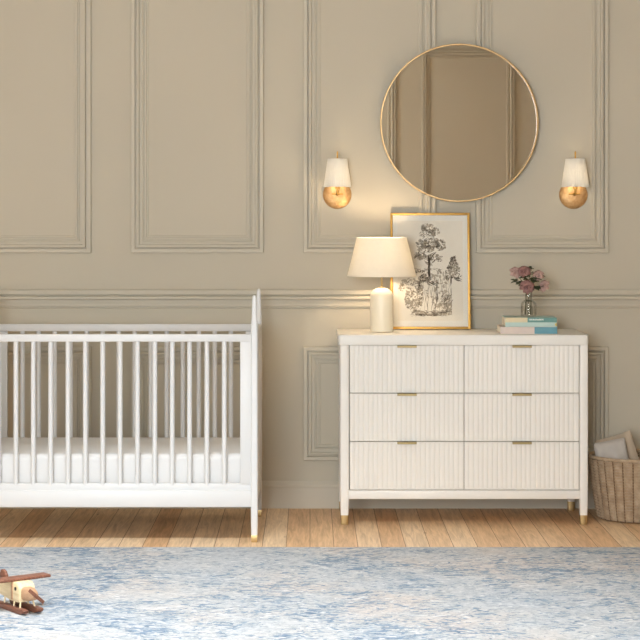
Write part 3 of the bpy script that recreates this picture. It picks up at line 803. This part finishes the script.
for s_ in range(3):
    path = []
    for k in range(240):
        a = 2 * PI * k / 240; ph = a * 30 + s_ * 2 * PI / 3
        rr = BR(BH) + .0055 * math.cos(ph); path.append((rr * math.cos(a), rr * math.sin(a), BH + .0055 * math.sin(ph)))
    b.tube(path, .0058, 6, closed=True)
b.build('rim', M['wicker'], bas, ang=60)
b = MB(); b.lathe([(.001, .004), (.178, .004), (.184, .010), (.178, .016), (.001, .016)], 48, caps=False); b.build('base', M['wicker'], bas)

def soft_slab(name, w, d, h, mat, loc, rot, e=3.2, bulge=.25, wrinkle=.004, seed=1, n=28, corner=0.0, parent=None):
    """cushion-like solid: a rounded square outline, thick in the middle"""
    rr = random.Random(seed); ph = [rr.uniform(0, 6) for _ in range(8)]
    b = MB(); tops = []
    for sgn in (1, -1):
        P = []
        for i in range(n + 1):
            row = []
            for j in range(n + 1):
                u, v_ = i / n * 2 - 1, j / n * 2 - 1
                x = u * (1 - .06 * (1 - v_ * v_) * corner); y = v_ * (1 - .06 * (1 - u * u) * corner)
                t_ = max(0, (1 - abs(u) ** e)) ** .5 * max(0, (1 - abs(v_) ** e)) ** .5
                wr = wrinkle * (math.sin(5 * u + ph[0] + 2 * v_) + math.sin(7 * v_ + ph[1] - 3 * u) + .6 * math.sin(11 * u * v_ + ph[2]))
                row.append(Vector((x * w / 2, y * d / 2, sgn * (h / 2) * t_ + wr * t_)))
            P.append(row)
        b.grid(P)
    bmesh.ops.remove_doubles(b.bm, verts=b.bm.verts[:], dist=1e-5)
    o = b.build(name, mat, parent, ang=80); o.location = loc; o.rotation_euler = rot
    return o
# pillow: corner up, leaning in the basket
pw, ph_ = .200, .380
apex = Vector((bx - .022, by + .052, .445))
rot = Matrix.Rotation(math.radians(-25), 3, 'Z') @ Matrix.Rotation(math.radians(-19), 3, 'Y') @ Matrix.Rotation(PI / 2, 3, 'X')
cen = apex - rot @ Vector((pw / 2, ph_ / 2, 0))
pil = soft_slab('throw_pillow', pw, ph_, .075, M['pillow'], cen, rot.to_euler(), 3.6, wrinkle=.003, seed=4, corner=.4)
tag(pil, 'oatmeal linen pillow with one corner pointing up out of the wicker basket', 'pillow')
# folded throw standing on end in the left of the basket
bl = soft_slab('folded_blanket', .162, .372, .080, M['towel'], (bx - .108, by - .038, .2185), (Matrix.Rotation(math.radians(-11), 3, 'Y') @ Matrix.Rotation(PI / 2, 3, 'X')).to_euler(), 4.5, wrinkle=.0045, seed=2)
tag(bl, 'pale grey folded blanket standing in the left of the wicker basket', 'blanket')
# ------------------------------------------------------------------ toy seaplane on the rug
th = math.radians(54)
fd = Vector((math.cos(th), -math.sin(th), 0)); wd = Vector((math.sin(th), math.cos(th), 0))
P0 = Vector((-1.054, -2.80, RH + .0005))
toy = thing('toy_plane', 'wooden toy seaplane with walnut wing and floats on the blue rug', 'toy', P0)
toy.rotation_euler = (0, 0, math.atan2(fd.y, fd.x))
# local: x forward (propeller at 0), y left of heading = away from the camera, z up
b = MB()
out = [(-.072, .042), (-.072, .094), (-.080, .106), (-.096, .116), (-.165, .116), (-.185, .106), (-.270, .100), (-.292, .092), (-.292, .074), (-.250, .054), (-.150, .040), (-.090, .040)]
b.prism(out, -.036, .036, .005); b.build('fuselage', M['maple'], toy)
b = MB(); P = []
for x, h in ((-.076, .026), (-.040, .024), (-.014, .017), (-.004, .013), (-.002, .008)):
    P.append([Vector((x, h * math.cos(2 * PI * k / 20) * (abs(math.cos(2 * PI * k / 20)) ** 4 + abs(math.sin(2 * PI * k / 20)) ** 4) ** -.25,
                      .074 + h * math.sin(2 * PI * k / 20) * (abs(math.cos(2 * PI * k / 20)) ** 4 + abs(math.sin(2 * PI * k / 20)) ** 4) ** -.25)) for k in range(20)])
V = b.grid(P, cv=True); b.bm.faces.new(V[0]); b.bm.faces.new(V[-1]); b.build('nose', M['tanwood'], toy)
b = MB(); b.box(-.0035, .0035, -.042, .042, -.007, .007, .003, 2, Matrix.Translation((.004, 0, .075)) @ Matrix.Rotation(math.radians(-41), 4, 'X'))
b.sphere((.008, 0, .075), (.006, .006, .006), 12, 8); b.build('propeller', M['walnut'], toy)
b = MB(); b.box(-.178, -.118, -.150, .130, .1155, .1275, .004, 3); b.build('wing', M['walnut'], toy)
for s_ in (-1, 1):
    b = MB(); b.box(-.135, -.120, s_ * .0365 - .0025, s_ * .0365 + .0025, .046, .117, .0015); b.build('wing_strut', M['tanwood'], toy)
    b = MB(); b.tube([(-.098, s_ * .034, .092), (-.098, s_ * .0385, .092)], .007, 14); b.build('window_dot', M['dark'], toy)
b = MB(); b.prism([(-.292, .092), (-.236, .098), (-.240, .120), (-.250, .134), (-.268, .140), (-.286, .136), (-.294, .120)], -.006, .006, .003); b.build('tail_fin', M['walnut'], toy)
b = MB(); b.box(-.290, -.250, -.060, .060, .094, .101, .003); b.build('tailplane', M['walnut'], toy)
for s_ in (-1, 1):
    y = s_ * .032
    b = MB(); b.prism([(-.018, .018), (-.028, .022), (-.250, .022), (-.262, .018), (-.250, .004), (-.225, .0), (-.055, .0), (-.028, .006)], y - .013, y + .013, .003); b.build('float', M['walnut'], toy)
    for x in (-.070, -.120, -.200):
        b = MB(); b.tube([(x, y, .020), (x - .006, s_ * .026, .047)], .0035, 10); b.build('float_strut', M['maple'], toy)

# ------------------------------------------------------------------ light, world, camera
W = bpy.data.worlds.new('daylight'); S.world = W; W.use_nodes = True
bg = W.node_tree.nodes['Background']; bg.inputs[0].default_value = (0.88, 0.95, 1.0, 1); bg.inputs[1].default_value = 31.0

cam = bpy.data.cameras.new('camera'); co = bpy.data.objects.new('camera', cam); C.objects.link(co)
co.location = (0, -10.26, 1.56); co.rotation_euler = (PI / 2, 0, 0)
cam.sensor_width = 36.0; cam.sensor_fit = 'HORIZONTAL'; cam.lens = 1940 / 640 * 36.0
cam.shift_x = 10 / 640; cam.shift_y = -107 / 640
cam.clip_start = 0.05; cam.clip_end = 60
S.camera = co
vs = S.view_settings
vs.view_transform = 'Standard'; vs.look = 'None'; vs.gamma = 1.0; vs.use_curve_mapping = False
vs.exposure = 0.06
cy = S.cycles
cy.use_denoising = True; cy.max_bounces = 10; cy.diffuse_bounces = 6; cy.transparent_max_bounces = 16
cy.sample_clamp_indirect = 8.0; cy.caustics_reflective = False; cy.caustics_refractive = False
